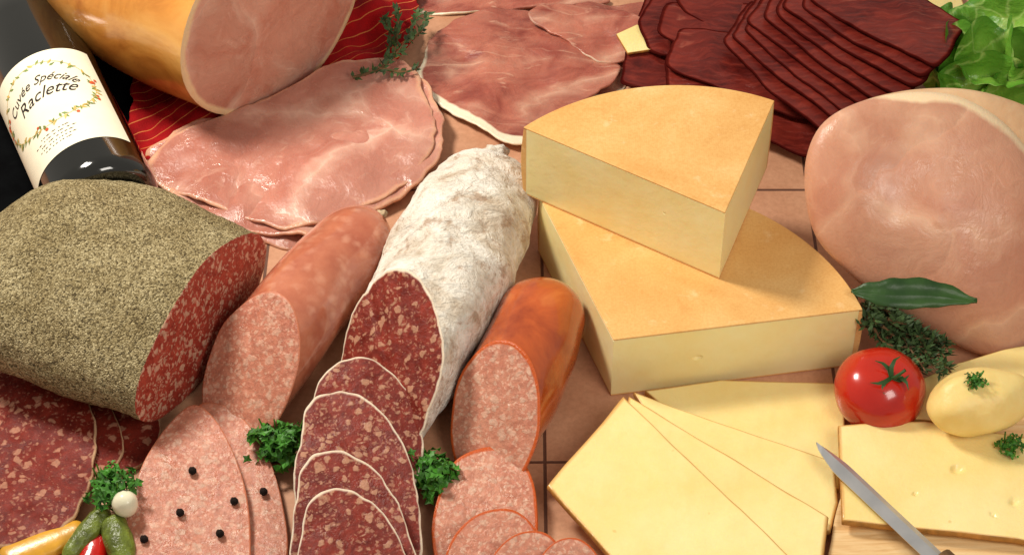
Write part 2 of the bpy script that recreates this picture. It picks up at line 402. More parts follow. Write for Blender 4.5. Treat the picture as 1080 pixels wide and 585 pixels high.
M['gherkin']=plain('gherkin_skin',(110,124,46),.3,.5,.35,9,bmp=.6)
M['onion']=plain('pickled_onion_skin',(236,230,202),.25,.5,.06,6)
M['redpep']=plain('red_pepper_skin',(196,26,18),.2,.6,.15,5)
M['yelpep']=plain('yellow_pepper_skin',(226,166,50),.3,.6,.15,5)
M['string']=plain('butcher_string',(206,184,150),.9,.1,.2,30)

# ---------- table ----------
mk('table_top',[(-9,-8,0),(9,-8,0),(9,9,0),(-9,9,0)],[(0,1,2,3)],M['tile'],kind='structure',label='terracotta tiled table top with dark grout lines',cat='table',smooth=False)
bpy.data.objects['table_top'].data.transform(Matrix.Translation((0,.5,0))); bpy.data.objects['table_top'].location=(0,0,0)

# ---------- upper-left: dark sheet, napkin, ham, bottle ----------
slab('dark_sheet',[(-120,-60),(60,-80),(100,10),(140,70),(150,130),(128,195),(60,240),(-60,250),(-160,120)],.012,.012,.008,M['darksheet'],wav=.002,jag=.03,label='near-black flat sheet lying under the bottle',cat='napkin')  # flat near-black sheet that fills the dark area around the bottle
slab('striped_napkin',[(136,140),(152,166),(200,150),(250,128),(330,96),(418,60),(438,14),(430,-50),(250,-80),(150,60)],.11,.11,.012,M['cloth'],n=140,rings=34,wav=.045,wsc=3.4,jag=.04,label='red cloth napkin with thin yellow stripes, rumpled',cat='napkin')
log('cooked_ham',[W(105,-130,.8),W(190,-50,.8),W(286,20,.74)],[(.8,.72),(.92,.82),(.80,.73)],M['goldrind'],M['hamface'],e=.5,amp=.03,asc=1.2,seed=4,bulge=.03,label='large cooked ham with golden rind and pink cut face',cat='ham')
# bottle
A1=W(99,192,.37); A2=W(50,88,.37); dv=(A2-A1).normalized(); R=.365
LB=.30
base=A1-dv*LB; nv=(-F-dv*(-F).dot(dv)).normalized(); ev=dv.cross(nv)
def cyl(th,s,r): return base+dv*s+(nv*cos(th)+ev*sin(th))*r
prof=[(0.03,.0),(.03,.2),(0,.27),(0.02,.335),(.07,R-.003),(.12,R),(1.85,R),(2.0,R*.97),(2.15,R*.85),(2.3,R*.62),(2.45,R*.45),(2.6,.15),(3.0,.14),(3.02,.16),(3.1,.16),(3.11,.0)]
V=[];Fs=[];n=64
for s,r in prof:
    for i in range(n): V.append(cyl(2*pi*i/n,s,max(r,.001)))
for j in range(len(prof)-1):
    for i in range(n): Fs.append((j*n+i,j*n+(i+1)%n,(j+1)*n+(i+1)%n,(j+1)*n+i))
bottle=fixn(mk('wine_bottle',V,Fs,M['glass'],label='dark wine bottle lying down with cream wreath label',cat='bottle'))
LT=LB+.98
V=[];Fs=[];n=40
for j in range(2):
    for i in range(n+1): V.append(cyl(-1.25+2.5*i/n,LT if j else LB,R+.003))
for i in range(n): Fs.append((i,i+1,n+1+i+1,n+1+i))
lab=fixn(mk('bottle_label',V,Fs,M['paper'],parent=bottle))
sm=(LB+LT)/2; TX=.0
def textmesh(name,body,size,x0,y0,arc,mat,shear=.25,off=0.0):
    cu=bpy.data.curves.new(name+'_c','FONT'); cu.body=body; cu.size=size; cu.align_x='CENTER'; cu.shear=shear; cu.resolution_u=3; cu.offset=off
    o=bpy.data.objects.new(name+'_tmp',cu); col.objects.link(o); bpy.context.view_layer.update()
    me=o.to_mesh(); V=[];Fs=[tuple(p.vertices) for p in me.polygons]
    for v in me.vertices:
        x,y=v.co.x,v.co.y*1.2
        if arc:
            a=x/arc; rr=arc+y; X=rr*sin(a); Y=rr*cos(a)-arc
        else: X,Y=x,y
        V.append(cyl((X+x0)/R,sm+y0+Y,R+.006))
    o.to_mesh_clear(); bpy.data.objects.remove(o); bpy.data.curves.remove(cu)
    return mk(name,V,Fs,mat,parent=bottle,smooth=False)
textmesh('label_title','Cuvée Spéciale',.090,TX,.20,.34,M['ink'],.45)
textmesh('label_title','Raclette',.125,TX+.02,.05,.6,M['ink'],.45)
V=[];Fs=[];mi=[]
def leafq(x,y,a,l,w,k):
    o=len(V)
    for dx,dy in ((-l,0),(-l*.2,-w),(l,0),(-l*.2,w)):
        X=x+dx*cos(a)-dy*sin(a); Y=y+dx*sin(a)+dy*cos(a); V.append(cyl(X/R,sm+Y,R+.005+.0006*k))
    Fs.append((o,o+1,o+2,o+3)); mi.append(k)
for k in range(220):
    a=2*pi*k/220; x=TX+.375*cos(a); y=.09+.30*sin(a)
    leafq(x,y,a+pi/2,.008,.0025,1)
    if k%2==0 and (y<.15 or k%4): 
        leafq(x+random.uniform(-.025,.025),y+random.uniform(-.025,.025),a+random.uniform(-1,1),.026,.010,0 if k%6 else 1)
for q in range(16):
    a=random.choice((pi,0,-pi/2,pi,0))+random.uniform(-.5,.5)
    X0=TX+.375*cos(a)+random.uniform(-.03,.03); Y0=.09+.30*sin(a)+random.uniform(-.03,.03); o=len(V); rr_=random.uniform(.010,.016)
    for i in range(8): V.append(cyl((X0+rr_*cos(i*pi/4))/R,sm+Y0+rr_*sin(i*pi/4),R+.0068))
    Fs.append(tuple(range(o,o+8))); mi.append(2)
mk('label_wreath',V,Fs,[M['lgreen'],M['gold'],M['lred']],parent=bottle,mi=mi,smooth=False)
V=[];Fs=[];mi=[]
for row,(y,w) in enumerate(((-.28,.10),(-.31,.16),(-.34,.12),(-.37,.14),(-.40,.1))):
    x=-w
    while x<w:
        l=random.uniform(.006,.02); leafq(x-.02,y,0,l,.004,0); x+=2*l+.008
mk('label_small_print',V,Fs,M['ink'],parent=bottle,mi=mi,smooth=False)

# ---------- ham slices ----------
g='cooked ham slices fanned on the table'
HS=[[(150,192),(160,155),(215,128),(300,120),(400,130),(440,180),(400,215),(318,257),(270,251),(200,228)],
    [(190,150),(270,110),(380,72),(440,80),(466,112),(466,165),(425,205),(350,245),(308,248),(240,235),(185,205)],
    [(228,125),(300,92),(365,64),(425,68),(452,102),(455,155),(425,192),(368,222),(310,238),(235,220),(170,195),(155,172),(178,146)]]
for i,h in enumerate(HS):
    slab('cooked_ham_slice',h,.13+.035*i,.035+.035*i,.022,M['hamslice'],wav=.024,wsc=2.8,jag=.04,seed=i*7,n=120,rings=20,group=g,label='thin pink slice of cooked ham overlapping others',cat='ham slice')
g='cured raw ham slices'
RH=[([(430,-5),(520,-18),(600,-12),(640,2),(560,9),(450,13)],.04,'narrow cured ham slice with pale fat',.05),
    ([(590,60),(580,24),(620,4),(690,2),(706,22),(680,62),(650,96),(612,100)],.05,'folded dark pink cured ham slice',.08),
    ([(440,86),(446,52),(474,24),(530,8),(590,16),(640,50),(652,84),(606,112),(553,152),(505,134),(458,106)],.09,'large cured ham slice with thick white fat rim',.04),
    ([(560,18),(590,6),(640,10),(680,28),(668,56),(636,62),(600,44)],.13,'folded dark pink cured ham slice',.08)]
for i,(h,z,l,jg) in enumerate(RH):
    slab('cured_ham_slice',h,z,z*.8,.018,M['rawham'],wav=.028,wsc=2.6,jag=jg,seed=i*5,n=120,rings=20,group=g,label=l,cat='ham slice')
slab('cheese_slice',[(650,36),(672,26),(700,50),(662,56)],.16,.16,.02,[M['cslice'],M['crustedge']],spline=False,wav=.002,label='yellow cheese slice peeking from under dried beef',cat='cheese slice')
slab('cheese_slice',[(925,-20),(1010,-14),(1018,8),(980,24),(920,14)],.05,.05,.035,[M['cslice'],M['crustedge']],spline=False,wav=.002,label='yellow cheese slice peeking from under dried beef',cat='cheese slice')
g='thin slices of air-dried beef'
BF=[[(684,-14),(800,-28),(812,20),(760,90),(716,98),(652,90),(664,40)],
    [(700,60),(730,34),(836,56),(874,100),(858,166),(838,162),(704,98)],
    [(672,24),(690,-10),(800,-16),(822,28),(806,62),(700,60),(684,54)],
    [(702,66),(716,30),(836,36),(872,86),(868,132),(840,126),(716,76)],
    [(690,34),(704,2),(800,4),(872,60),(872,104),(850,98),(710,44)],
    [(712,2),(724,-20),(830,-20),(884,44),(880,74),(850,66),(722,14)]]
for i,h in enumerate(BF):
    slab('dried_beef_slice',h,.20+.03*i,.08+.03*i,.014,[M['beef'],M['beefedge']],wav=.018,wsc=2.5,jag=.03,seed=i*3,n=120,rings=16,spline=False,rnd=3,group=g,label='large dark red air-dried beef slice',cat='dried beef slice')
for i in range(9):
    cx=834+i*12.5; cy=70-i*7.4; a=math.radians(40-i*1.6); hl=86-abs(i-4)*1.5; hw=30
    pts=[]
    for x,y in ((-hl,-hw*.9),(hl*.2,-hw*1.08),(hl,-hw*.9),(hl*1.05,hw*.6),(hl*.96,hw),(0,hw*1.08),(-hl*.95,hw*.9)):
        x+=random.uniform(-4,4); y+=random.uniform(-1.5,1.5)
        pts.append((cx+x*cos(a)-y*sin(a),cy+x*sin(a)+y*cos(a)))
    slab('dried_beef_slice',pts,.40+.03*i,.39+.03*i,.018,[M['beef'],M['beefedge']],wav=.014,wsc=2.4,jag=.03,seed=20+i*3,n=110,rings=14,spline=False,rnd=3,group=g,label='narrow dark red dried beef slice in a fan',cat='dried beef slice')

# ---------- lettuce ----------
def leaf_cup(cx,cy,z,rx,ry,tilt,az,seed):
    V=[];Fs=[];rad=[];n=110;m=16
    for j in range(m+1):
        r=j/m
        for i in range(n):
            ph=2*pi*i/n
            k=1+.2*nz(Vector((cos(ph),sin(ph),seed)),1.3)+.02*sin(7*ph+seed)*r
            ruf=(.08*sin(3*ph+seed)+.04*sin(7*ph+seed*2))*r**2+.008*sin(15*ph)*r**4
            q=Vector((rx*r*k*cos(ph),ry*r*k*sin(ph),.24*r*r+ruf+.08*nz(Vector((r*cos(ph)*2,r*sin(ph)*2,seed)),1.4)))
            q.rotate(Matrix.Rotation(tilt,3,'X')); q.rotate(Matrix.Rotation(az,3,'Z'))
            V.append(q+Vector((cx,cy,z))); rad.append(r)
    for j in range(m):
        for i in range(n): Fs.append((j*n+i,j*n+(i+1)%n,(j+1)*n+(i+1)%n,(j+1)*n+i))
    return V,Fs,rad
V=[];Fs=[];rad=[]
for (px,py,z,rx,ry,ti,az,s) in [(1040,85,.22,.5,.44,.4,.5,1),(1012,72,.25,.34,.3,.7,2.4,2),(1060,50,.35,.4,.34,.6,-.7,3),(1030,112,.3,.38,.3,.7,.2,4),(1078,85,.4,.34,.3,.5,1.9,5),(1012,105,.25,.3,.26,.3,3.2,6),(1045,72,.48,.28,.26,.5,0,7)]:
    c=W(px,py,z); a,b,r=leaf_cup(c.x,c.y,c.z,rx,ry,ti,az,s); o=len(V); V+=a; rad+=r; Fs+=[tuple(x+o for x in f) for f in b]
V=[Vector((v.x,v.y,max(v.z,.01))) for v in V]
mk('lettuce',V,Fs,M['lettuce'],rad=rad,label='ruffled bright green lettuce leaves beside the ham',cat='lettuce')

# ---------- right ham ----------
out=[(850,212),(850,168),(866,132),(900,110),(950,98),(1004,100),(1050,122),(1085,160),(1110,215),(1120,280),(1105,340),(1070,378),(1035,374),(990,354),(940,325),(895,288),(862,252)]
P=[W(x,y,1.30-1.24*(y-99)/(378-99)) for x,y in out]; n=96; loop=cr(P,n); c=sum(loop,Vector())/n
nrm=(loop[24]-c).cross(loop[0]-c).normalized()
if nrm.dot(-F)<0: nrm=-nrm
V=[];Fs=[];rad=[]
rs=[1.0,.985,.965,.94,.91]+[.88*(1-k/22) for k in range(22)]
for r in rs:
    for p in loop:
        q=c+(p-c)*r
        h_=.16*math.sqrt(max(0,1-r**3.5))+.06*(1-r*r)+.09*nz(q,1.7,3)*(1-r**4)-.10*math.exp(-((q-(c+Vector((-.22,0,.2)))).length/.2)**2)*(1-r)
        V.append(q+nrm*h_); rad.append(r)
V.append(c+nrm*(.22+.09*nz(c,1.7,3))); rad.append(0)
for j in range(len(rs)-1):
    for i in range(n): Fs.append((j*n+i,j*n+(i+1)%n,(j+1)*n+(i+1)%n,(j+1)*n+i))
for i in range(n): Fs.append(((len(rs)-1)*n+i,(len(rs)-1)*n+(i+1)%n,len(rs)*n))
Vf,Ff,rf=V,Fs,rad
V=[];Fs=[]; bd=Vector((.82,.42,-.25)).normalized(); J=16
for j in range(J+1):
    t_=j/J; s=math.sqrt(max(0.0004,1-(t_*.98)**2.2)); 
    for p in loop:
        q=c+(p-c)*(s if j else 1)+bd*(.95*t_)+(p-c).normalized()*(.02*sin(min(1,t_*6)*pi/2))*s
        q+=(p-c).normalized()*.03*nz(q,2,8)*min(1,t_*5)
        q.z=max(.004,q.z); V.append(q)
for j in range(J):
    for i in range(n): Fs.append((j*n+i,j*n+(i+1)%n,(j+1)*n+(i+1)%n,(j+1)*n+i))
Fs.append(tuple(range(J*n,(J+1)*n)))
ham=fixn(mk('boned_ham',V,Fs,M['palerind'],label='large roast ham with pale rind and smooth pink cut face',cat='ham'))
fixn(mk('cut_face',Vf,Ff,M['hambone'],parent=ham,rad=rf))

# ---------- sausages ----------
log('pepper_salami',[W(-26,274,.40),W(40,284,.41),W(120,307,.40),W(214,341,.39)],[(.70,.39),(.79,.42),(.81,.40),(.77,.38)],M['pepper'],M['salami_dark'],e=.55,amp=.022,asc=2.2,fine=.008,n=120,m=90,seed=3,bulge=.02,k2=.05,label='thick salami loaf coated in cracked pepper, cut open',cat='salami')
s1=log('coarse_sausage',[W(396,230,.27),W(348,288,.28),W(266,388,.29)],[(.24,.24),(.285,.28),(.31,.3)],M['pinkcase'],M['pink'],e=.28,k2=1.25,k1=.15,amp=.014,asc=3,seed=6,bulge=.015,label='coarse pink sausage cut at a slant, glossy casing',cat='sausage')
s2=log('mould_salami',[W(524,174,.33),W(488,246,.38),W(456,318,.38),W(412,388,.38)],[(.3,.28),(.40,.38),(.40,.38),(.38,.37)],M['mould'],M['salami'],e=.3,k2=1.15,k1=.55,amp=.026,asc=3,fine=.010,n=90,seed=9,bulge=.01,label='dry salami with white mould casing, partly sliced',cat='salami')
s3=log('smoked_sausage',[W(577,306,.28),W(560,366,.29),W(522,440,.29)],[(.26,.26),(.295,.29),(.295,.29)],M['orange'],M['pinkslice'],e=.26,k2=1.15,k1=.35,amp=.012,asc=3,seed=12,bulge=.015,label='glossy orange smoked sausage cut at a slant',cat='sausage')
def knot(parent,px,py,z,r,mat):
    blob('tied_end',W(px,py,z),(r,r*.8,r*.7),mat,parent=parent,amp=.2,asc=4,n=20,m=12)
knot(s2,522,163,.33,.09,M['mould']); knot(s1,402,226,.26,.04,M['string'])
g='salami slices fanned from the white salami'
def shift(pts,dx,dy,s=1):
    cx=sum(p[0] for p in pts)/len(pts); cy=sum(p[1] for p in pts)/len(pts)
    return [(cx+(x-cx)*s+dx,cy+(y-cy)*s+dy) for x,y in pts]
SL=[(316,462),(322,432),(338,415),(362,411),(389,421),(414,448),(434,494),(446,550),(440,600),(400,640),(350,640),(318,590),(310,520)]
SA=[(325,450),(332,412),(350,386),(378,376),(408,388),(434,418),(446,462),(440,504),(405,528),(350,528),(322,490)]
for i,(pts,zf,zn) in enumerate([(SA,.46,.14),(SL,.44,.10),(shift(SL,-4,64),.44,.11),(shift(SL,0,104),.46,.12)]):
    slab('salami_slice',pts,zf,zn,.03,[M['salami'],M['whiteedge']],wav=.016,jag=.045,seed=i*4,n=110,group=g,label='oval dark red salami slice with white mould rim',cat='salami slice')
g='smoked sausage slices overlapping'
for i,(pts,zf,zn) in enumerate([([(468,505),(486,480),(522,470),(552,486),(566,525),(562,590),(520,620),(470,610),(455,560)],.2,.05),
        ([(470,600),(478,565),(505,540),(540,536),(564,556),(572,590),(560,630),(500,640)],.27,.1),
        ([(510,615),(522,582),(546,562),(576,562),(594,586),(590,625),(540,645)],.33,.15),
        ([(562,615),(572,584),(592,568),(616,570),(634,594),(630,630),(585,640)],.36,.2)]):
    slab('smoked_sausage_slice',pts,zf,zn,.05,[M['pinkslice'],M['orangeedge']],wav=.006,seed=i*4,group=g,label='round pink sausage slice with orange edge',cat='sausage slice')
g='coarse sausage slices overlapping'
slab('coarse_sausage_slice',[(212,424),(248,434),(280,475),(298,530),(302,590),(270,630),(225,620),(205,540),(198,460)],.12,.04,.035,[M['pink'],M['pinkedge']],seed=2,n=110,group=g,label='oval pink coarse sausage slice with peppercorns',cat='sausage slice')
slab('coarse_sausage_slice',[(204,426),(230,446),(255,500),(264,560),(256,620),(200,640),(140,620),(132,560),(146,500),(175,450)],.2,.08,.035,[M['pink'],M['pinkedge']],seed=5,n=110,group=g,label='oval pink coarse sausage slice with peppercorns',cat='sausage slice')
g='large salami slices lying flat'
M['salami2']=mottled('large_salami_meat',(100,24,16),(136,44,30),(206,144,116),18,38,.58,.54,rough=.5,rim=(200,160,124),rimw=.98,small=.35,spec=.2,big=.8)
for i,pts in enumerate([[(60,400),(100,412),(140,424),(168,440),(164,470),(140,494),(100,500),(70,470)],[(30,385),(80,400),(118,430),(130,470),(110,500),(60,510),(20,460)],[(-40,390),(10,376),(60,386),(92,420),(102,470),(88,530),(50,565),(0,572),(-60,540),(-70,450)]]):
    slab('large_salami_slice',pts,.05+.03*i,.04+.03*i,.025,M['salami2'],wav=.012,jag=.05,seed=30+i*4,n=120,group=g,label='big dark red salami slice with crinkled pale edge',cat='salami slice')

# ---------- cheese ----------
def wedge(apx,lpx,rpx,zb,h,sag,label,holes):
    A=W(*apx,zb+h); Lp=W(*lpx,zb+h); Rp=W(*rpx,zb+h)
    def outline(ins):
        vL=Lp-A; vR=Rp-A
        aL=math.atan2(vL.y,vL.x); aR=math.atan2(vR.y,vR.x); rl=vL.length; rr=vR.length
        pts=[Vector((A.x,A.y,0))]; N=48
        for i in range(N+1):
            t_=i/N; an=aR+(aL-aR)*t_; r=rr+(rl-rr)*t_
            chord=Rp.lerp(Lp,t_); cp=Vector((A.x+cos(an)*r,A.y+sin(an)*r,0)); ch=Vector((chord.x,chord.y,0))
            p=ch.lerp(cp,sag); 
            if ins: p=p-(p-pts[0]).normalized()*ins
            pts.append(p)
        return pts
    def prism(o,z0,z1):
        k=len(o); V=[p+Vector((0,0,z0)) for p in o]+[p+Vector((0,0,z1)) for p in o]
        Fs=[tuple(range(k))[::-1],tuple(range(k,2*k))]+[(i,(i+1)%k,k+(i+1)%k,k+i) for i in range(k)]
        return V,Fs
    O=outline(0); I=outline(.022)
    V,Fs=prism(I,zb+.014,zb+h-.014)
    e=mk('cheese_wedge',V,Fs,M['paste'],smooth=False,label=label,cat='cheese'); fixn(e)
    for (px,py,z,r) in holes:
        c_=W(px,py,z); bpy.ops.mesh.primitive_uv_sphere_add(radius=r,location=c_,segments=20,ring_count=12); s=bpy.context.object
        s.data.materials.append(M['paste'])
        s.scale=(1.3,1,.8)
        bpy.context.view_layer.update()
        b=e.modifiers.new('b','BOOLEAN'); b.object=s; b.operation='DIFFERENCE'
        dg=bpy.context.evaluated_depsgraph_get(); nm=bpy.data.meshes.new_from_object(e.evaluated_get(dg)); e.modifiers.clear(); e.data=nm; bpy.data.objects.remove(s)
    bv=e.modifiers.new('bev','BEVEL'); bv.width=.006; bv.segments=2; bv.limit_method='ANGLE'
    V=[];Fs=[]
    for z0,z1 in ((zb+h-.013,zb+h),(zb,zb+.013)):
        a,b=prism(O,z0,z1); o=len(V); V+=a; Fs+=[tuple(x+o for x in f) for f in b]
    k=len(O); o=len(V)
    arcO=O[1:]; arcI=I[1:]; N=len(arcO)
    lv=7; 
    for q in range(lv+1):
        z=zb+.014+(h-.028)*q/lv; bul=.02*sin(pi*q/lv)
        for i in range(N):
            dr=(arcO[i]-O[0]).normalized(); V.append(arcO[i]+dr*bul+Vector((0,0,z)))
    for i in range(N): V.append(arcI[i]+Vector((0,0,zb+.014)))
    for i in range(N): V.append(arcI[i]+Vector((0,0,zb+h-.014)))
    for q in range(lv):
        for i in range(N-1): Fs.append((o+q*N+i,o+q*N+i+1,o+(q+1)*N+i+1,o+(q+1)*N+i))
    bi=o+(lv+1)*N; ti=bi+N
    for i in (0,N-1):
        Fs.append(tuple([bi+i]+[o+q*N+i for q in range(lv+1)]+[ti+i]))
    r=fixn(mk('cheese_rind',V,Fs,M['rind'],parent=e,smooth=False))
    bv=r.modifiers.new('bev','BEVEL'); bv.width=.006; bv.segments=3; bv.limit_method='ANGLE'; bv.angle_limit=math.radians(50)
    for p in r.data.polygons: p.use_smooth=len(p.vertices)==4
    return e
wedge((647,358),(568,205),(910,326),0.0,.50,1.0,'lower quarter wheel of pale yellow cheese, orange rind',[(736,378,.25,.028),(812,350,.3,.016),(690,380,.35,.014)])
wedge((765,224),(552,134),(817,106),.502,.56,.9,'upper cheese wedge stacked on a bigger wedge',[(700,225,.85,.012)])
g='cheese slices fanned on the table'
cm=[M['cslice'],M['crustedge']]
slab('cheese_slice',[(680,412),(760,400),(890,404),(892,470),(885,515),(780,500)],.06,.05,.045,cm,spline=False,wav=.004,n=140,group=g,label='pale yellow cheese slice with thin brown rind',cat='cheese slice')
slab('cheese_slice',[(668,414),(880,488),(884,530),(876,560),(760,560)],.12,.11,.045,cm,spline=False,wav=.010,seed=2,n=140,group=g,label='pale yellow cheese slice with thin brown rind',cat='cheese slice')
slab('cheese_slice',[(663,417),(874,545),(866,610),(790,640),(640,540)],.19,.17,.045,cm,spline=False,wav=.010,seed=3,n=140,group=g,label='pale yellow cheese slice with thin brown rind',cat='cheese slice')
slab('cheese_slice',[(657,417),(577,512),(655,600),(700,640),(840,625),(834,588)],.26,.20,.045,cm,spline=False,wav=.013,seed=4,n=140,group=g,label='pale yellow cheese slice with thin brown rind',cat='cheese slice')
# board group
slab('wooden_board',[(884,640),(878,560),(900,492),(940,428),(1010,392),(1090,366),(1180,380),(1240,480),(1200,640),(1040,700)],.13,.13,.12,M['wood'],wav=0,n=120,label='round pale wooden board carrying cheese and potatoes',cat='board')
slab('cheese_slice',[(932,438),(955,408),(1005,384),(1060,368),(1112,360),(1112,420),(1000,446)],.19,.19,.055,cm,spline=False,rnd=3,wav=.006,seed=11,n=120,label='thick pale cheese piece lying behind the potato',cat='cheese slice')
bs=slab('cheese_slice',[(884,448),(975,443),(1090,462),(1094,572),(1075,568),(888,549)],.215,.215,.045,cm,spline=False,wav=.006,seed=9,n=150,rings=40,label='rectangular cheese slice lying on the wooden board',cat='cheese slice')
for (px,py,r) in ((1010,494,.028),(1070,528,.022),(1048,542,.012),(965,520,.010)):
    c_=W(px,py,.22)
    for v in bs.data.vertices:
        w_=v.co+bs.location
        d_=math.hypot(w_.x-c_.x,w_.y-c_.y)
        if d_<r*1.5 and w_.z>.19: v.co.z-=.025*max(0,1-(d_/(r*1.5))**2)
blob('potato',W(1034,423,.40),(.315,.20,.19),M['potato'],rot=.2,amp=.06,seed=3,label='peeled yellow potato resting on a cheese slice',cat='potato')
# tomato
tc_=W(928,411,.24); tom=blob('tomato',tc_,(.275,.275,.235),M['tomato'],amp=.02,seed=2,squash=.08,n=48,m=32,label='ripe red tomato with green calyx',cat='tomato')
V=[];Fs=[]; ca=[.2,1.1,2.3,3.4,4.3,5.5]
rx_=Matrix.Rotation(.42,3,'X')
def onT(v): q=v.copy(); q.rotate(rx_); return tc_+q
top0=Vector((.03,0,.236))
for k in range(6):
    a=ca[k]; d=Vector((cos(a),sin(a),0)); s=Vector((-sin(a),cos(a),0)); l=.09+.07*random.random(); o=len(V)
    for t_,w,z in ((0,.014,0),(.35,.014,.035*(k%2)+.005),(.7,.009,.04*(k%2)),(1,.002,.03*(k%2)-.005)):
        sh=s*(.03*sin(t_*3)*(1 if k%2 else -1))
        V+= [onT(top0+d*l*t_+s*w+sh+Vector((0,0,z))),onT(top0+d*l*t_-s*w+sh+Vector((0,0,z)))]
    for q in range(3): Fs.append((o+2*q,o+2*q+1,o+2*q+3,o+2*q+2))
a,b=tubeVF([onT(top0-Vector((0,0,.03))),onT(top0+Vector((.02,-.01,.04))),onT(top0+Vector((.07,.02,.08)))],.014,.01,8,len(V)); V+=a; Fs+=b
mk('calyx',V,Fs,M['bay'],parent=tom)
# knife
zt=.235
k0=W(861,467,zt+.03); k1_=W(992,590,zt+.02); kd=(k1_-k0).normalized(); ks=Vector((-kd.y,kd.x,0)).normalized(); Lk=(k1_-k0).length
V=[];Fs=[];N=24
for i in range(N+1):
    t_=i/N; p=k0.lerp(k1_,t_); w=.075*min(1,(t_/.22)**.6) if t_>0 else .004; w=max(w,.004)
    V+=[p+ks*(w*.55)+Vector((0,0,.0)),p+ks*(w*.1)+Vector((0,0,.012)),p-ks*w*.9+Vector((0,0,.006)),p-ks*w*.85+Vector((0,0,-.004))]
for i in range(N):
    for q in range(4): Fs.append((i*4+q,i*4+(q+1)%4,(i+1)*4+(q+1)%4,(i+1)*4+q))
Fs+=[(0,1,2,3),(N*4,N*4+1,N*4+2,N*4+3)]
kn=fixn(mk('table_knife',V,Fs,M['steel'],label='steel knife resting across the cheese slice and board',cat='knife',smooth=False))
hs=k1_; he=k1_+kd*1.0
a,b=tubeVF([hs.lerp(he,i/10)+Vector((0,0,.01)) for i in range(11)],.07,.085,14)
b.append(tuple(range(14))); b.append(tuple(range(len(a)-14,len(a))))
fixn(mk('handle',a,b,M['twig'],parent=kn))

# ---------- herbs ----------
def parsley(px,py,z,size,seed,label,cnt=150):
    rnd=random.Random(seed); c=W(px,py,z); V=[];Fs=[];mi=[]
    base=c-Vector((0,0,max(0,z-.01)))
    if z>.4: base=c-Vector((0,0,.03))
    for k in range(9):
        d=Vector((rnd.uniform(-1,1),rnd.uniform(-1,1),rnd.uniform(.2,1)))*size*.7
        a,b=tubeVF([base+d*0,base+d*.5+Vector((0,0,.02)),c+d],.009,.005,5,len(V)); V+=a; Fs+=b; mi+=[1]*len(b)
    for k in range(cnt):
        while True:
            d=Vector((rnd.uniform(-1,1),rnd.uniform(-1,1),rnd.uniform(-.3,1)))
            if d.length<1: break
        lump=.75+.6*nz(d,2,seed)
        p=c+Vector((d.x,d.y*.9,d.z*.7))*size*lump
        p.z=max(p.z,.02)
        nn=(d+Vector((rnd.uniform(-.8,.8),rnd.uniform(-.8,.8),.6))).normalized()
        a=nn.cross(Vector((rnd.uniform(-1,1),rnd.uniform(-1,1),.1))).normalized(); b=nn.cross(a)
        s=size*rnd.uniform(.14,.26); o=len(V); V.append(p)
        K_=9
        for i in range(K_):
            ph=pi*2*i/K_; r=s*(1 if i%2 else .5); V.append(p+a*r*cos(ph)+b*r*sin(ph)+nn*s*rnd.uniform(-.35,.35))
        for i in range(K_): Fs.append((o,o+1+i,o+1+(i+1)%K_)); mi.append(0)
    return mk('parsley_sprig',V,Fs,[M['parsley'],M['stem']],mi=mi,label=label,cat='parsley',smooth=False)
parsley(118,512,.24,.17,1,'curly green parsley sprig beside pickles')
parsley(295,468,.14,.21,2,'curly parsley tucked between sausages',190)
parsley(452,500,.14,.21,3,'curly parsley between salami and smoked sausage slices',190)
parsley(1028,402,.60,.085,4,'tiny parsley sprig on top of a potato',60)
parsley(1066,470,.26,.1,5,'small parsley sprig on the cheese slice',80)
def needles(name,paths,llen,lw,step,mats,seed,label,cat):
    rnd=random.Random(seed); V=[];Fs=[];mi=[]
    for P in paths:
        Q=cr(P,14,False); a,b=tubeVF(Q,.012,.006,5,len(V)); V+=a; Fs+=b; mi+=[1]*len(b)
        L=sum((Q[i+1]-Q[i]).length for i in range(13)); N=int(L/step)
        for k in range(N):
            t_=k/N*12.99; i=int(t_); p=Q[i].lerp(Q[i+1],t_-i); td=(Q[i+1]-Q[i]).normalized()
            for s in range(3):
                sd=Vector((rnd.uniform(-1,1),rnd.uniform(-1,1),rnd.uniform(-.3,1)))
                d=(td*.7+sd).normalized(); l=llen*rnd.uniform(.6,1.2); w=d.cross(Vector((rnd.uniform(-.5,.5),rnd.uniform(-.5,.5),1))).normalized()*lw
                o=len(V)
                V.extend([p,p+d*l*.5+w,p+d*l,p+d*l*.5-w]); 
                Fs.append((o,o+1,o+2,o+3)); mi.append(0)
    V=[Vector((v[0],v[1],max(v[2],.008))) for v in V]
    return mk(name,V,Fs,mats,mi=mi,label=label,cat=cat,smooth=False)
TB=[M['thyme'],M['twig']]
needles('thyme_sprig',[[W(372,82,.24),W(405,70,.26),W(430,40,.24),W(440,12,.2)],[W(405,70,.26),W(412,40,.26),W(405,18,.24)],[W(430,45,.24),W(446,30,.24),W(450,14,.2)],[W(400,72,.26),W(425,76,.24),W(440,72,.24)],[W(415,60,.25),W(420,30,.26),W(418,8,.24)]],.065,.014,.035,TB,1,'thyme sprig lying beside the ham slices','thyme')
needles('thyme_bunch',[[W(908+random.uniform(-5,35),325+random.uniform(-6,20),.25+random.uniform(0,.2)),W(935+random.uniform(-10,25),350+random.uniform(-14,14),.3),W(972+random.uniform(-10,32),375+random.uniform(-18,20),.2+random.uniform(0,.15))] for k in range(30)],.075,.011,.025,TB,2,'dark green bunch of thyme behind the tomato','thyme')
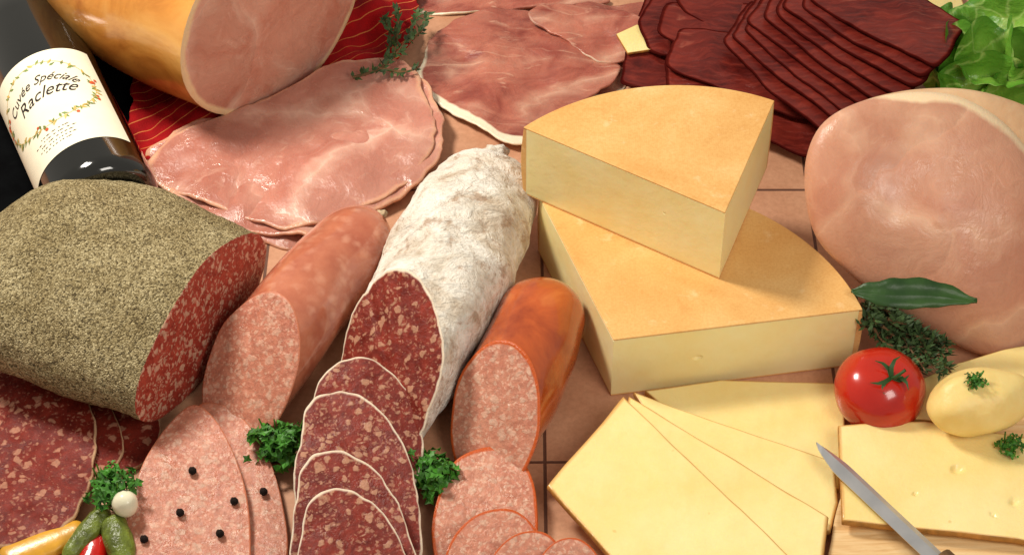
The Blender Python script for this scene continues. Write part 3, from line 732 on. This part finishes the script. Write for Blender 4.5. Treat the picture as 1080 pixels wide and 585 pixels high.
def bay(pts,w,label):
    Q=cr(pts,24,False); V=[];Fs=[]
    for i,p in enumerate(Q):
        t_=i/23; ww=w*sin(pi*min(1,t_*1.02+.0))**.9 if 0<t_<1 else .003
        td=(Q[min(i+1,23)]-Q[max(i-1,0)]).normalized(); s=td.cross(Vector((0,-.6,1))).normalized()
        for k in (-1,-.5,-.06,0,.06,.5,1): V.append(p+s*ww*k+Vector((0,0,.02*abs(k)+.008*sin(i*1.3+k*3)*abs(k) + (.006 if k==0 else 0))))
    for i in range(23):
        for k in range(6): Fs.append((i*7+k,i*7+k+1,(i+1)*7+k+1,(i+1)*7+k))
    o=mk('bay_leaf',V,Fs,M['bay'],label=label,cat='bay leaf'); so=o.modifiers.new('s','SOLIDIFY'); so.thickness=.008; return o
bay([W(898,308,.56),W(935,311,.6),W(985,312,.6),W(1030,319,.58)],.095,'dark green bay leaf leaning on the ham')
# ---------- pickles ----------
log('gherkin',[W(114,536,.12),W(95,558,.12),W(68,590,.1)],[(.055,.055),(.07,.07),(.05,.05)],M['gherkin'],None,e=.06,endround=True,n=28,m=24,amp=.008,asc=9,seed=2,label='small green pickled gherkin',cat='gherkin',group='pickled gherkins')
log('gherkin',[W(118,545,.13),W(124,568,.13),W(132,600,.1)],[(.06,.06),(.08,.08),(.06,.06)],M['gherkin'],None,e=.06,endround=True,n=28,m=24,amp=.008,asc=9,seed=4,label='small green pickled gherkin',cat='gherkin',group='pickled gherkins')
blob('pickled_onion',W(132,531,.24),(.075,.075,.08),M['onion'],amp=.02,label='small white pickled onion among herbs',cat='onion')
log('pepper_strip',[W(104,562,.07),W(98,580,.07),W(88,605,.07)],[(.07,.04),(.08,.05),(.07,.04)],M['redpep'],None,e=.06,endround=True,n=20,m=14,label='strip of red pepper',cat='pepper strip')
log('pepper_strip',[W(90,555,.06),W(50,573,.06),W(0,592,.06)],[(.07,.04),(.1,.05),(.09,.04)],M['yelpep'],None,e=.06,endround=True,n=20,m=14,label='strip of yellow pepper',cat='pepper strip')
def slz(py,a,b,zf,zn): return zf+(zn-zf)*(py-a)/(b-a)
for i,(px,py,s_) in enumerate([(203,496,0),(278,518,1),(232,562,0),(152,568,0),(247,528,0),(190,540,0)]):
    z=(slz(py,426,640,.2,.08) if s_==0 else slz(py,424,630,.12,.04))+.02
    blob('peppercorn',W(px,py,z),(.024,.024,.024),M['corn'],amp=.1,asc=6,n=14,m=10,label='black peppercorn on a sausage slice',cat='peppercorn',group='black peppercorns')

# ---------- camera, light ----------
cam=bpy.data.cameras.new('Camera'); co=bpy.data.objects.new('Camera',cam); col.objects.link(co)
co.location=C; co.rotation_euler=(pi/2-PIT,0,0); cam.lens=36*D/WID; cam.clip_end=200; sc.camera=co
w=bpy.data.worlds.new('World'); sc.world=w; w.use_nodes=True
bg=w.node_tree.nodes['Background']; bg.inputs[0].default_value=(1,.92,.80,1); bg.inputs[1].default_value=.36
def area(loc,tgt,size,e,c):
    l=bpy.data.lights.new('area','AREA'); l.size=size; l.energy=e; l.color=c; o=bpy.data.objects.new('studio_lamp',l); col.objects.link(o)
    o.location=loc; o.rotation_euler=(Vector(tgt)-Vector(loc)).to_track_quat('-Z','Y').to_euler()
area((-5,2.4,7.6),(0,0,0),1.8,930,(1,.93,.82))
area((4,-6,7),(0,0,0),3.2,280,(1,.94,.85))
sc.view_settings.view_transform='Standard'; sc.view_settings.look='None'; sc.view_settings.exposure=0
